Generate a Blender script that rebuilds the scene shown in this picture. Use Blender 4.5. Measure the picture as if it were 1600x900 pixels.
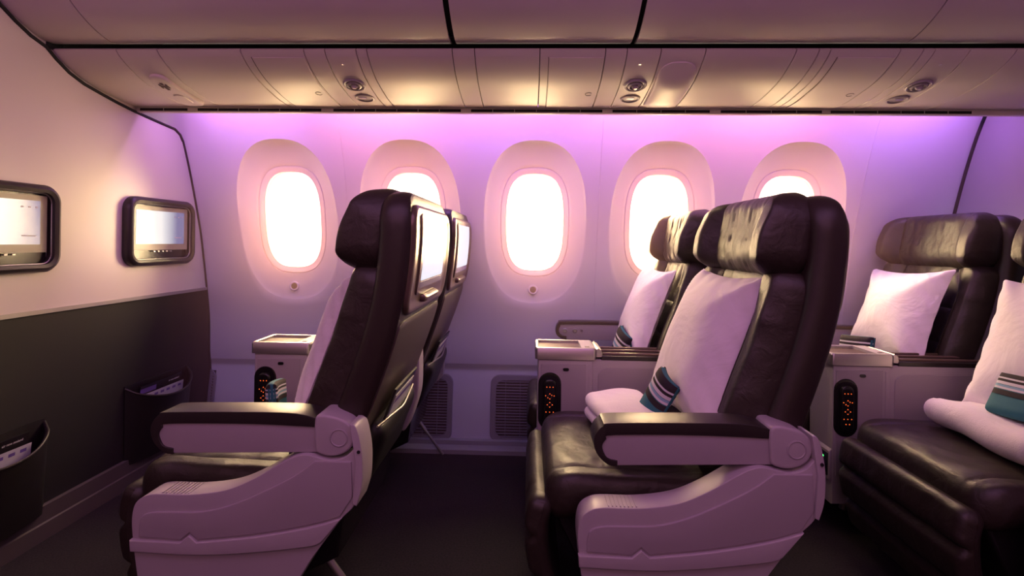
import bpy, bmesh, math, random
import numpy as np
from mathutils import Matrix, Vector
random.seed(7)
for o in list(bpy.data.objects): bpy.data.objects.remove(o)
SC = bpy.context.scene
COL = SC.collection
PI = math.pi

# ------------------------------------------------------------------ camera
cd = bpy.data.cameras.new('camera'); cam = bpy.data.objects.new('camera', cd); COL.objects.link(cam)
cd.sensor_width = 36; cd.lens = 18; cd.clip_start = 0.02; cd.shift_y = -71.5/1600
cam.matrix_world = (Matrix.Translation((0, 0, 1.01)) @ Matrix.Rotation(.035, 4, 'Z')
                    @ Matrix.Rotation(PI/2, 4, 'X') @ Matrix.Rotation(.0128, 4, 'Z'))
SC.camera = cam
# ------------------------------------------------------------------ world, exposure
w = bpy.data.worlds.new('sky'); SC.world = w; w.use_nodes = True
w.node_tree.nodes['Background'].inputs[0].default_value = (1, .86, .66, 1)
w.node_tree.nodes['Background'].inputs[1].default_value = 3.0
SC.view_settings.view_transform = 'Standard'; SC.view_settings.look = 'None'
SC.view_settings.gamma = 1; SC.view_settings.exposure = .22
SC.view_settings.use_curve_mapping = False
# ------------------------------------------------------------------ lights
def area(name, loc, size, power, col, aim, shape='RECTANGLE', spread=PI):
    l = bpy.data.lights.new(name, 'AREA'); l.shape = shape
    l.size, l.size_y = size; l.energy = power; l.color = col; l.spread = spread
    o = bpy.data.objects.new(name, l); COL.objects.link(o); o.location = loc
    d = Vector(aim).normalized()
    z = -d; x = Vector((1, 0, 0)); x = (x - x.dot(z)*z).normalized(); y = z.cross(x)
    o.matrix_world = Matrix.Translation(loc) @ Matrix((x, y, z)).transposed().to_4x4()
    return o
WX = [.022 + .598*k for k in range(-2, 3)]
for x in WX:                                          # daylight outside each window
    area('window_daylight', (x, 2.68, 1.15), (.50, .68), 40, (1, .58, .26), (0, -1, -.12))
COVE = [(-1.28, (.62, .27, .92)), (-.68, (.92, .32, .72)), (-.15, (.58, .25, 1)), (.42, (.76, .29, .88)), (1.0, (.90, .31, .74)), (1.6, (.52, .22, 1))]  # pinker segments imitate the window glow on the wall
for x, c in COVE:                                     # mood light strip in the cove above the windows
    area('cove_mood_light', (x, 2.10, 1.60), (.50, .03), 1.7, c, (0, .62, -.78))
area('ceiling_mood_light', (0, .35, 2.15), (3.0, .9), 11, (.86, .38, .92), (0, .35, -1))
area('aisle_fill_pink', (-.3, -1.2, 2.15), (3.2, .8), 18, (1, .38, .74), (0, .97, .02))  # added unseen pink fill that brightens the window wall

for x, tx in ((.357, .27), (1.335, .33)):             # warm reading lamps in the service panels
    l = bpy.data.lights.new('reading_lamp_light', 'SPOT'); l.energy = 5; l.color = (1, .72, .40); l.spot_size = math.radians(62); l.spot_blend = 1; l.shadow_soft_size = .02
    o = bpy.data.objects.new('reading_lamp_light', l); COL.objects.link(o)
    o.matrix_world = Matrix.Translation((x, 1.90, 1.535)) @ Vector((tx, -.02 if x < 1 else .15, -.50)).to_track_quat('-Z', 'Y').to_matrix().to_4x4()

# ------------------------------------------------------------------ materials
def mat(name, col, rough=.5, metal=0, bump=None, spec=.5, coat=0, emit=None, var=None, sheen=0):
    m = bpy.data.materials.new(name); m.use_nodes = True; nt = m.node_tree
    b = nt.nodes['Principled BSDF']
    b.inputs['Base Color'].default_value = (*col, 1); b.inputs['Roughness'].default_value = rough
    b.inputs['Metallic'].default_value = metal; b.inputs['Specular IOR Level'].default_value = spec
    b.inputs['Coat Weight'].default_value = coat; b.inputs['Coat Roughness'].default_value = .2
    b.inputs['Sheen Weight'].default_value = sheen
    if emit:
        b.inputs['Emission Color'].default_value = (*emit[0], 1); b.inputs['Emission Strength'].default_value = emit[1]
    tc = nt.nodes.new('ShaderNodeTexCoord')
    if var:                                           # var = (scale, second colour)
        n = nt.nodes.new('ShaderNodeTexNoise'); n.inputs['Scale'].default_value = var[0]; n.inputs['Detail'].default_value = 4
        nt.links.new(tc.outputs['Object'], n.inputs['Vector'])
        r = nt.nodes.new('ShaderNodeValToRGB'); r.color_ramp.elements[0].position = .35; r.color_ramp.elements[1].position = .65
        r.color_ramp.elements[0].color = (*col, 1); r.color_ramp.elements[1].color = (*var[1], 1)
        nt.links.new(n.outputs['Fac'], r.inputs[0]); nt.links.new(r.outputs[0], b.inputs['Base Color'])
    prev = None
    for (kind, sc, st, dist) in (bump or []):
        if kind == 'noise':
            n = nt.nodes.new('ShaderNodeTexNoise'); n.inputs['Scale'].default_value = sc; n.inputs['Detail'].default_value = 4
            n.inputs['Distortion'].default_value = .6; out = n.outputs['Fac']
        elif kind == 'ridge':
            n = nt.nodes.new('ShaderNodeTexNoise'); n.noise_type = 'RIDGED_MULTIFRACTAL'; n.inputs['Scale'].default_value = sc
            n.inputs['Detail'].default_value = 3; n.inputs['Distortion'].default_value = .8; out = n.outputs['Fac']
        else:
            n = nt.nodes.new('ShaderNodeTexVoronoi'); n.inputs['Scale'].default_value = sc; out = n.outputs['Distance']
        nt.links.new(tc.outputs['Object'], n.inputs['Vector'])
        bp = nt.nodes.new('ShaderNodeBump'); bp.inputs['Strength'].default_value = st; bp.inputs['Distance'].default_value = dist
        nt.links.new(out, bp.inputs['Height'])
        if prev: nt.links.new(prev.outputs[0], bp.inputs['Normal'])
        prev = bp
    if prev: nt.links.new(prev.outputs[0], b.inputs['Normal'])
    return m
M = {}
M['wall'] = mat('cream_sidewall', (.80, .71, .77), .55, bump=[('noise', 260, .06, .001)])
M['partition'] = mat('grey_partition_panel', (.36, .31, .36), .5, bump=[('noise', 260, .06, .001)])
M['cream'] = mat('cream_panel', (.62, .55, .50), .46, bump=[('noise', 300, .05, .001)])
M['bin'] = mat('bin_plastic', (.56, .48, .48), .34, bump=[('noise', 200, .05, .001)])
M['dark'] = mat('dark_gap', (.01, .009, .009), .8)
M['grey'] = mat('seat_shell_plastic', (.43, .385, .41), .42, bump=[('noise', 420, .10, .0008)])
M['greyface'] = mat('seat_panel_plastic', (.37, .325, .35), .5, bump=[('noise', 420, .16, .0008)])
M['leather'] = mat('brown_black_leather', (.026, .018, .013), .46, bump=[('ridge', 6, .8, .014), ('noise', 24, .45, .007), ('voronoi', 420, .12, .0006)], spec=.6)
M['leather_smooth'] = mat('smooth_brown_leather', (.026, .017, .014), .40, bump=[('ridge', 6, .3, .006), ('noise', 30, .2, .003), ('voronoi', 420, .1, .0006)])
M['backfab'] = mat('seat_back_cover', (.07, .045, .045), .45, bump=[('noise', 500, .12, .0006)])
M['bronze'] = mat('bronze_monitor_surround', (.16, .11, .085), .28, metal=.35)
M['cap'] = mat('armrest_black', (.028, .022, .020), .36, bump=[('noise', 500, .1, .0005)])
M['pillow'] = mat('white_pillow_cotton', (.82, .76, .80), .85, bump=[('noise', 7, .45, .02), ('noise', 900, .12, .0004)], sheen=.2)
M['blanket'] = mat('white_fleece', (.80, .72, .76), .95, bump=[('noise', 14, .4, .012), ('noise', 260, .4, .002)], sheen=.4)
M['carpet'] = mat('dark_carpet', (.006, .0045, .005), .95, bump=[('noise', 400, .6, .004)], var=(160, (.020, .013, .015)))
M['darkpanel'] = mat('dark_bulkhead_panel', (.008, .006, .0065), .75, bump=[('noise', 500, .1, .0006)])
M['bulk'] = mat('beige_bulkhead_panel', (.60, .54, .52), .38, bump=[('noise', 260, .05, .001)])
M['metal'] = mat('brushed_silver', (.46, .43, .42), .36, metal=.9)
M['trim'] = mat('grey_kick_panel', (.085, .068, .068), .45)
M['black'] = mat('gloss_black', (.012, .010, .011), .2)
M['vent'] = mat('vent_grille', (.30, .25, .28), .5)
M['pouchleather'] = mat('pocket_leather', (.010, .0075, .0075), .5, bump=[('ridge', 8, .3, .004)])
M['screen'] = mat('screen_reflection', (.05, .05, .05), .12, emit=((.90, .92, 1), .75))  # emission stands in for window light reflected in the displays
M['led_orange'] = mat('key_light_orange', (.3, .05, .01), .4, emit=((1, .14, .025), 1.3))
M['led_green'] = mat('socket_light_green', (0, .2, .02), .4, emit=((.05, 1, .15), 5))
M['teal'] = mat('teal_cloth', (.02, .14, .17), .8, bump=[('noise', 300, .2, .001)])
M['stripe_dark'] = mat('dark_stripe_cloth', (.020, .014, .018), .85, bump=[('noise', 300, .2, .001)])
M['stripe_white'] = mat('white_stripe_cloth', (.62, .60, .64), .85, bump=[('noise', 300, .2, .001)])
M['stripe_blue'] = mat('blue_stripe_cloth', (.22, .38, .50), .85)
M['magazine'] = mat('dark_magazine_cover', (.012, .009, .012), .35)
M['paper'] = mat('pale_printed_card', (.45, .45, .52), .5)
M['purple_ink'] = mat('purple_print', (.12, .07, .30), .5)
M['belt'] = mat('grey_webbing', (.03, .026, .028), .8, bump=[('noise', 500, .3, .001)])
M['ink'] = mat('dark_ink', (.08, .05, .04), .6)
# glass that lets the daylight straight through
g = bpy.data.materials.new('window_glass'); g.use_nodes = True; nt = g.node_tree; nt.nodes.clear()
ou = nt.nodes.new('ShaderNodeOutputMaterial'); mx = nt.nodes.new('ShaderNodeMixShader'); tr = nt.nodes.new('ShaderNodeBsdfTransparent')
gl = nt.nodes.new('ShaderNodeBsdfGlossy'); gl.inputs['Roughness'].default_value = .03; fr = nt.nodes.new('ShaderNodeFresnel'); fr.inputs[0].default_value = 1.35
nt.links.new(fr.outputs[0], mx.inputs[0]); nt.links.new(tr.outputs[0], mx.inputs[1]); nt.links.new(gl.outputs[0], mx.inputs[2]); nt.links.new(mx.outputs[0], ou.inputs[0])
M['glass'] = g
# reclining-display material: emission standing in for a reflection, fading from white to blue-grey across the panel
s = M['screen'].copy(); s.name = 'screen_reflection_fade'; nt = s.node_tree; b = nt.nodes['Principled BSDF']
tc = nt.nodes.new('ShaderNodeTexCoord'); sp = nt.nodes.new('ShaderNodeSeparateXYZ'); rp = nt.nodes.new('ShaderNodeValToRGB')
rp.color_ramp.elements[0].position = .50; rp.color_ramp.elements[0].color = (1, .97, .95, 1)
rp.color_ramp.elements[1].position = .85; rp.color_ramp.elements[1].color = (.20, .19, .36, 1)
nt.links.new(tc.outputs['Generated'], sp.inputs[0]); nt.links.new(sp.outputs['Y'], rp.inputs[0]); nt.links.new(rp.outputs[0], b.inputs['Emission Color'])
M['screen_reflection_fade'] = s

# ------------------------------------------------------------------ geometry helpers
class MB:
    def __init__(s): s.v = []; s.f = []
    def add(s, vs, fs):
        n = len(s.v); s.v += [tuple(p) for p in vs]; s.f += [tuple(i+n for i in f) for f in fs]; return s
    def box(s, x0, x1, y0, y1, z0, z1):
        return s.add([(x, y, z) for x in (x0, x1) for y in (y0, y1) for z in (z0, z1)],
                     [(0, 1, 3, 2), (4, 6, 7, 5), (0, 4, 5, 1), (2, 3, 7, 6), (0, 2, 6, 4), (1, 5, 7, 3)])
    def tube(s, pts, r, n=10):
        pts = [Vector(p) for p in pts]; vs = []; m = len(pts); up = Vector((.13, .21, .97))
        for i, p in enumerate(pts):
            t = (pts[min(i+1, m-1)] - pts[max(i-1, 0)]).normalized()
            a = t.cross(up).normalized(); b_ = t.cross(a)
            for k in range(n):
                q = 2*PI*k/n; vs.append(p + r*(math.cos(q)*a + math.sin(q)*b_))
        fs = [(i*n+k, i*n+(k+1) % n, (i+1)*n+(k+1) % n, (i+1)*n+k) for i in range(m-1) for k in range(n)]
        fs += [tuple(range(n))[::-1], tuple((m-1)*n+k for k in range(n))]
        return s.add(vs, fs)
    def lathe(s, c, ax, prof, n=28):                 # prof = [(radius, distance along ax)]
        ax = Vector(ax).normalized(); a = ax.orthogonal().normalized(); b_ = ax.cross(a); c = Vector(c); vs = []
        for r, h in prof:
            for k in range(n):
                q = 2*PI*k/n; vs.append(c + h*ax + r*(math.cos(q)*a + math.sin(q)*b_))
        m = len(prof)
        fs = [(i*n+k, i*n+(k+1) % n, (i+1)*n+(k+1) % n, (i+1)*n+k) for i in range(m-1) for k in range(n)]
        fs += [tuple(range(n)), tuple((m-1)*n+k for k in range(n))]
        return s.add(vs, fs)
    def grid(s, P, closed_u=False):                  # P[i][j]
        ni, nj = len(P), len(P[0]); vs = [p for r in P for p in r]; fs = []
        for i in range(ni-1):
            for j in range(nj-1 + (1 if closed_u else 0)):
                k = (j+1) % nj; fs.append((i*nj+j, i*nj+k, (i+1)*nj+k, (i+1)*nj+j))
        return s.add(vs, fs)
    def prism(s, poly, y0, y1, bev=0, axis='y'):     # poly in (x,z), extruded along y with bevelled rims
        bm = bmesh.new()
        f = bm.faces.new([bm.verts.new((x, y0, z)) for x, z in poly])
        r = bmesh.ops.extrude_face_region(bm, geom=[f]); vv = [e for e in r['geom'] if isinstance(e, bmesh.types.BMVert)]
        bmesh.ops.translate(bm, verts=vv, vec=(0, y1-y0, 0))
        bmesh.ops.recalc_face_normals(bm, faces=bm.faces[:])
        if bev:
            es = [e for e in bm.edges if abs(e.verts[0].co.y - e.verts[1].co.y) < 1e-6]
            bmesh.ops.bevel(bm, geom=es, offset=bev, segments=4, profile=.5, affect='EDGES', clamp_overlap=True)
        bm.verts.index_update()
        vs = [tuple(v.co) for v in bm.verts]; fs = [tuple(v.index for v in f.verts) for f in bm.faces]; bm.free()
        if axis == 'x': vs = [(y, x, z) for x, y, z in vs]
        return s.add(vs, fs)
    def slab(s, W, H, rc, ft, bt, nu=24, nv=24, warp=None):
        # rounded rectangle sheet pair; ft/bt(d, w, h) give front and back offsets
        us = [math.sin(PI/2*(-1+2*i/nu)) for i in range(nu+1)]; vs_ = [math.sin(PI/2*(-1+2*j/nv)) for j in range(nv+1)]
        def pt(u, v):
            x, y = u*W/2, v*H/2; ix = max(-(W/2-rc), min(W/2-rc, x)); iy = max(-(H/2-rc), min(H/2-rc, y))
            dx, dy = x-ix, y-iy; l = math.hypot(dx, dy)
            if l > 1e-9:
                k = max(abs(dx), abs(dy))/l; dx *= k; dy *= k
            d = min(W/2-abs(x), H/2-abs(y)) if l < 1e-9 else rc-math.hypot(dx, dy)
            return ix+dx, iy+dy, max(d, 0)
        F = []; B = []; idx = {}; vv = []; ff = []
        warp = warp or (lambda a, b_, c: (a, b_, c))
        for sgn, fn in ((0, ft), (1, bt)):
            for i, u in enumerate(us):
                for j, v in enumerate(vs_):
                    x, y, d = pt(u, v); edge = i in (0, nu) or j in (0, nv)
                    if edge:
                        if sgn: idx[(1, i, j)] = idx[(0, i, j)]; continue
                        t = (ft(0, x, y)+bt(0, x, y))/2
                    else: t = fn(d, x, y)
                    idx[(sgn, i, j)] = len(vv); vv.append(warp(x, y, t))
        for i in range(nu):
            for j in range(nv):
                q = [(i, j), (i+1, j), (i+1, j+1), (i, j+1)]
                ff.append(tuple(idx[(0, *k)] for k in q)); ff.append(tuple(idx[(1, *k)] for k in reversed(q)))
        return s.add(vv, ff)
    def obj(s, name, m, parent=None, org=None, smooth=True, angle=38):
        if org is None: org = tuple(parent.location) if parent is not None and parent.parent is None else (0, 0, 0)
        if parent is not None and parent.parent is not None: org = tuple(parent.parent.location)
        me = bpy.data.meshes.new(name)
        top = parent is None and org == (0, 0, 0) and len(s.v)
        if top:
            a = np.array(s.v); org = ((a[:, 0].min()+a[:, 0].max())/2, (a[:, 1].min()+a[:, 1].max())/2, a[:, 2].min())
            org = tuple(float(k) for k in org)
        me.from_pydata([(x-org[0], y-org[1], z-org[2]) for x, y, z in s.v], [], s.f); me.update()
        bm = bmesh.new(); bm.from_mesh(me)
        bmesh.ops.remove_doubles(bm, verts=bm.verts[:], dist=1e-6)
        bmesh.ops.recalc_face_normals(bm, faces=bm.faces[:])
        for e in bm.edges: e.smooth = not (len(e.link_faces) == 2 and e.calc_face_angle(0) > math.radians(angle))
        for f in bm.faces: f.smooth = smooth
        bm.to_mesh(me); bm.free()
        me.materials.append(M[m] if isinstance(m, str) else m)
        o = bpy.data.objects.new(name, me); COL.objects.link(o)
        if parent is not None: o.parent = parent
        else: o.location = org
        return o
def prof(d, r): return math.sqrt(max(0, 1-(1-min(d/r, 1))**2))
def sm(x, a, b):
    t = max(0, min(1, (x-a)/(b-a))); return t*t*(3-2*t)
def gauss(x, s_): return math.exp(-(x/s_)**2)
def catmull(P, k=8):
    P = [Vector(p) for p in P]; Q = [2*P[0]-P[1]]+P+[2*P[-1]-P[-2]]; out = []
    for i in range(1, len(Q)-2):
        for j in range(k):
            t = j/k; a, b_, c, d = Q[i-1], Q[i], Q[i+1], Q[i+2]
            out.append(.5*((2*b_)+(c-a)*t+(2*a-5*b_+4*c-d)*t*t+(3*b_-a-3*c+d)*t**3))
    out.append(P[-1]); return out
def smooth_poly(P, k=5): # closed polygon with a 'hard' flag as third value
    n = len(P); out = []
    for i in range(n):
        a, b_, c, d = P[i-1], P[i], P[(i+1) % n], P[(i+2) % n]
        B = Vector(b_[:2]); C = Vector(c[:2])
        A = Vector(a[:2]) if len(b_) < 3 else B-(C-B); D = Vector(d[:2]) if len(c) < 3 else C+(C-B)
        if len(b_) > 2 and len(c) > 2: out.append(tuple(B)); continue
        for j in range(k):
            t = j/k; out.append(tuple(.5*((2*B)+(C-A)*t+(2*A-5*B+4*C-D)*t*t+(3*B-A-3*C+D)*t**3)))
    return out
class Path:                                          # arclength-parametrised curve in (x,z)
    def __init__(s, P):
        s.p = catmull([(a, b_) for a, b_ in P], 10); s.l = [0]
        for a, b_ in zip(s.p, s.p[1:]): s.l.append(s.l[-1]+(b_-a).length)
        s.L = s.l[-1]; s.X = [p[0] for p in s.p]; s.Z = [p[1] for p in s.p]
    def at(s, h):
        e = .012; f = lambda q: (np.interp(q, s.l, s.X), np.interp(q, s.l, s.Z))
        hc = min(max(h, 0), s.L); x, z = f(hc); a = f(max(0, hc-e)); b_ = f(min(s.L, hc+e))
        tx, tz = b_[0]-a[0], b_[1]-a[1]; k = math.hypot(tx, tz); tx /= k; tz /= k
        return float(x+tx*(h-hc)), float(z+tz*(h-hc)), float(tx), float(tz)
def along(path, yc):                                 # slab warp: w -> Y, h -> along path, t -> forward (-X side)
    def f(w_, h, t):
        x, z, tx, tz = path.at(h+path.L/2); return (x-t*tz, yc+w_, z+t*tx)
    return f
def put(o, label=None, cat=None, group=None, kind=None):
    for k, v in (('label', label), ('category', cat), ('group', group), ('kind', kind)):
        if v: o[k] = v
    return o
def thing(name, loc, label, cat, group=None):
    o = bpy.data.objects.new(name, None); o.empty_display_size = .05; COL.objects.link(o); o.location = loc
    return put(o, label, cat, group)
def dup(o, off=None, label=None, parent=None):
    c = o.copy(); COL.objects.link(c)
    if parent is not None: c.parent = parent
    if off: c.location = Vector(o.location)+Vector(off)
    if label: c['label'] = label
    for ch in [q for q in bpy.data.objects if q.parent == o]: dup(ch, parent=c)
    return c
def struct(mb, name, m, parent=None, **k):
    return put(mb.obj(name, m, parent, **k), kind='structure' if parent is None else None)

# ------------------------------------------------------------------ cabin shell
XB = -1.62; XR = 1.95
WP = catmull([(0, 2.515), (.2, 2.535), (.33, 2.556), (.375, 2.561), (.42, 2.546), (.6, 2.541), (.76, 2.518), (.92, 2.489), (1.05, 2.462),
              (1.23, 2.41), (1.35, 2.371), (1.463, 2.329), (1.55, 2.29), (1.68, 2.22)], 8)
wz = [p[0] for p in WP]; wy = [p[1] for p in WP]
def yw(z): return float(np.interp(z, wz, wy))
def yg(z): return 2.515 + (2.455-2.53)*(z-1.106)/.47 - .015
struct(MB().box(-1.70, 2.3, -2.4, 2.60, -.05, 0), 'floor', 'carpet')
struct(MB().box(-1.70, 2.3, -2.4, 1.75, 2.25, 2.29), 'ceiling', 'bin')
struct(MB().box(-1.70, 2.3, -2.44, -2.4, 0, 2.29), 'wall_left', 'bulk')
# window side wall: rings around every window blended into the curved panel
ZB, ZT = .40, 1.67; ZC = 1.106
corner = [math.atan2(z-ZC, x) for x in (-.299, .299) for z in (ZB, ZT)]
ANG = sorted([2*PI*k/72-PI for k in range(72)]+corner)
def sup(a, w_, h, n, zc=0):
    c, s_ = math.cos(a), math.sin(a)
    r = (abs(c/(w_/2))**n+abs(s_/(h/2))**n)**(-1/n); return r*c, r*s_+zc
def rect(a):
    c, s_ = math.cos(a), math.sin(a); k = []
    if abs(c) > 1e-9: k.append(.299/abs(c))
    if s_ > 1e-9: k.append((ZT-ZC)/s_)
    if s_ < -1e-9: k.append((ZB-ZC)/s_)
    r = min(k); return r*c, r*s_
wall = MB()
for x0 in WX:
    R = []
    def ring(f): R.append([f(a) for a in ANG])
    def mk(w_, h, n, dz, depth):                     # depth(x,z) -> y
        def f(a):
            x, z = sup(a, w_, h, n, ZC+dz); return (x0+x, depth(z), z)
        return f
    ring(mk(.278, .468, 3.0, 0, lambda z: yg(z)+.075))
    ring(mk(.278, .468, 3.0, 0, lambda z: yg(z)+.004))
    ring(mk(.284, .474, 3.0, 0, lambda z: yg(z)))
    ring(mk(.326, .520, 2.9, 0, lambda z: yg(z)-.008))
    ring(mk(.329, .523, 2.9, 0, lambda z: yg(z)-.003))
    ring(mk(.333, .527, 2.9, 0, lambda z: yg(z)-.003))
    ring(mk(.337, .531, 2.9, 0, lambda z: yg(z)-.009))
    for k in range(1, 7):
        t = k/7; ring(mk(.337+t*.143, .531+t*.229, 2.9-.4*t, -.014*t, (lambda t: lambda z: (yg(z)-.009)*(1-t)+(yw(z)+.003+.009*sm(z, 1.0, 1.3))*t)(t**1.15)))
    ring(mk(.478, .758, 2.5, -.014, lambda z: yw(z)+.002+.009*sm(z, 1.0, 1.3)))
    ring(mk(.486, .764, 2.5, -.014, lambda z: yw(z)))
    for k in range(1, 9):
        t = k/8
        def f(a, t=t):
            x1, z1 = sup(a, .486, .764, 2.5, -.014); x2, z2 = rect(a)
            x, z = x1+(x2-x1)*t, ZC+z1+(z2-z1)*t; return (x0+x, yw(z), z)
        ring(f)
    wall.grid(R, closed_u=True)
zs = list(np.linspace(ZB, ZT, 34))
for xa, xb in ((XB-.30, WX[0]-.299), (WX[-1]+.299, XR+.04)):
    wall.grid([[(x, yw(z), z) for x in (xa, (xa+xb)/2, xb)] for z in zs])
wall.grid([[(x, yw(z), z) for x in np.linspace(XB-.30, XR+.04, 13)] for z in np.linspace(0, ZB, 34)])
for xe in (WX[0]-.299, WX[-1]+.299):                 # strips added behind the panel edges to block sky light leaks
    wall.grid([[(x, yw(z)+.003, z) for x in (xe-.012, xe+.012)] for z in zs])
struct(wall, 'wall_right', 'wall', angle=50)
sk = MB(); sk.box(XB-.05, XR+.1, 2.42, 2.525, 0, .020); sk.box(XB-.05, XR+.1, 2.485, 2.53, .020, .040)
struct(sk, 'baseboard_right', 'greyface')
seam = MB()
for x in (WX[0]+.299, WX[2]+.299, WX[4]+.299):
    zz = list(np.linspace(.42, 1.64, 40)); seam.grid([[(x-.0014, yw(z)-.0006, z), (x, yw(z)-.0022, z), (x+.0014, yw(z)-.0006, z)] for z in zz])
struct(seam, 'trim_1', 'wall')
for k, x in enumerate(WX):
    wn = MB(); P0 = [(x+a, yg(z)+.03, z) for a, z in (sup(q, .290, .480, 3.0, ZC) for q in ANG)]
    win = bpy.data.objects.new('window_%d' % (k+1), None); COL.objects.link(win); win.location = (x, 2.5, .86); put(win, kind='structure')
    n = len(P0); wn.add(P0+[(a, b_+.006, c) for a, b_, c in P0], [tuple(range(n)), tuple(range(n, 2*n))]+[(i, (i+1) % n, n+(i+1) % n, n+i) for i in range(n)])
    wn.obj('pane', 'glass', win)
    fr_ = MB(); rr = []
    for (w_, h, dy) in ((.276, .466, .012), (.276, .466, .002), (.281, .471, -.001), (.288, .478, .001)):
        rr.append([(x+a, yg(z)+dy, z) for a, z in (sup(q, w_, h, 3.0, ZC) for q in ANG)])
    fr_.grid(rr, closed_u=True).obj('window_frame', 'wall', win)
    bz = .775; by = (yg(bz)+yw(bz))/2
    nrm = (0, -1, .18)
    b1 = MB().lathe((x-.004, by+.003, bz), nrm, [(.024, 0), (.024, .010), (.021, .013), (.017, .013), (.016, .010)]).obj('button_ring', 'wall', win)
    MB().lathe((x-.004, by+.003, bz), nrm, [(.016, .004), (.015, .010), (.001, .011)]).obj('dimmer_button', 'bronze', win)

# cove behind the service panels
struct(MB().box(XB-.30, XR+.1, 2.03, 2.26, 1.655, 1.675).box(XB-.30, XR+.1, 2.03, 2.042, 1.562, 1.6551), 'trim_2', 'wall')  # upright board is added to keep cove light from leaking forward
# ---- service panel strip
PS = catmull([(2.045, 1.545), (1.95, 1.548), (1.88, 1.557), (1.80, 1.572), (1.74, 1.594), (1.69, 1.622), (1.672, 1.640)], 6)
PL = [0]
for a, b_ in zip(PS, PS[1:]): PL.append(PL[-1]+(b_-a).length)
def psu(x, s_, off=0):                               # s_ from 0 (outboard edge) to 1; off > 0 is towards the cabin
    l = s_*PL[-1]; f = lambda q: (float(np.interp(q, PL, [p[0] for p in PS])), float(np.interp(q, PL, [p[1] for p in PS])))
    y, z = f(l); a = f(max(0, l-.01)); b_ = f(min(PL[-1], l+.01)); ty, tz = b_[0]-a[0], b_[1]-a[1]; k = math.hypot(ty, tz)
    return (x, y-off*tz/k, z+off*ty/k)
struct(MB().grid([[psu(x, s_, -.016) for x in (XB-.30, XR+.1)] for s_ in np.linspace(0, 1, 20)]), 'trim_3', 'dark')
def psheet(x0, x1, s0, s1, o0, o1, n=24):
    m = MB(); rows = []
    for s_ in np.linspace(s0, s1, n):
        e = .0012 if 0 else 0
        rows.append([psu(x0, s_, o0), psu(x0, s_, o1-.0012), psu(x0+.0012, s_, o1), psu(x1-.0012, s_, o1), psu(x1, s_, o1-.0012), psu(x1, s_, o0)])
    m.grid(rows); m.f += [tuple(range(6)), tuple(range((n-1)*6, n*6))]; return m
def ppill(x, s_, W, L_, rc, th, skew=0, taper=0):    # rounded plate lying on the strip (W along x, L_ along profile, metres)
    def wf(a, b_, t):
        ss = s_+b_/PL[-1]; return psu(x+a*(1+taper*b_/L_*2)+skew*b_, ss, t)
    return MB().slab(W, L_, rc, lambda d, a, b_: th*prof(d, min(rc, .006)), lambda d, a, b_: -.002, 14, 18, wf)
BND = [-1.618, -1.399, -1.258, -.974, -.76, -.689, -.584, -.548, -.264, -.19, .025, .239, .309, .418, .561, .848, .92, .956, 1.174, 1.245, 1.281, 1.389, 1.532, 1.99]
PLAB = ['cream ceiling service panel wedged against the dark bulkhead edge', 'cream service panel with the seat symbol sign at far left',
        'plain wide service panel right of the seat symbol sign', 'cream hatch panel left of the leftmost reading light', 'narrow filler strip between left hatch and leftmost reading light',
        'service panel with the leftmost reading light and air nozzle', 'thin filler strip right of the leftmost reading light', 'plain wide service panel between leftmost reading light and left bin gap',
        'narrow filler panel just under the left dark bin gap', 'plain square service panel right of the left bin gap, beside the middle hatch', 'cream hatch panel in the middle, above third window',
        'narrow filler panel between middle hatch and middle reading light', 'service panel with the middle reading light and air nozzle', 'service panel with the scooped speaker recess above fourth window',
        'plain wide service panel right of the scooped recess', 'narrow filler panel at right end of the wide panel above fifth window', 'thinnest filler strip just left of the right hatch',
        'cream hatch panel left of the rightmost reading light', 'narrow filler panel right of the right hatch', 'thin filler strip touching the rightmost reading light panel',
        'service panel with the rightmost reading light and air nozzle', 'plain service panel right of the rightmost reading light', 'plain long service panel running out of frame at far right']
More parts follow.
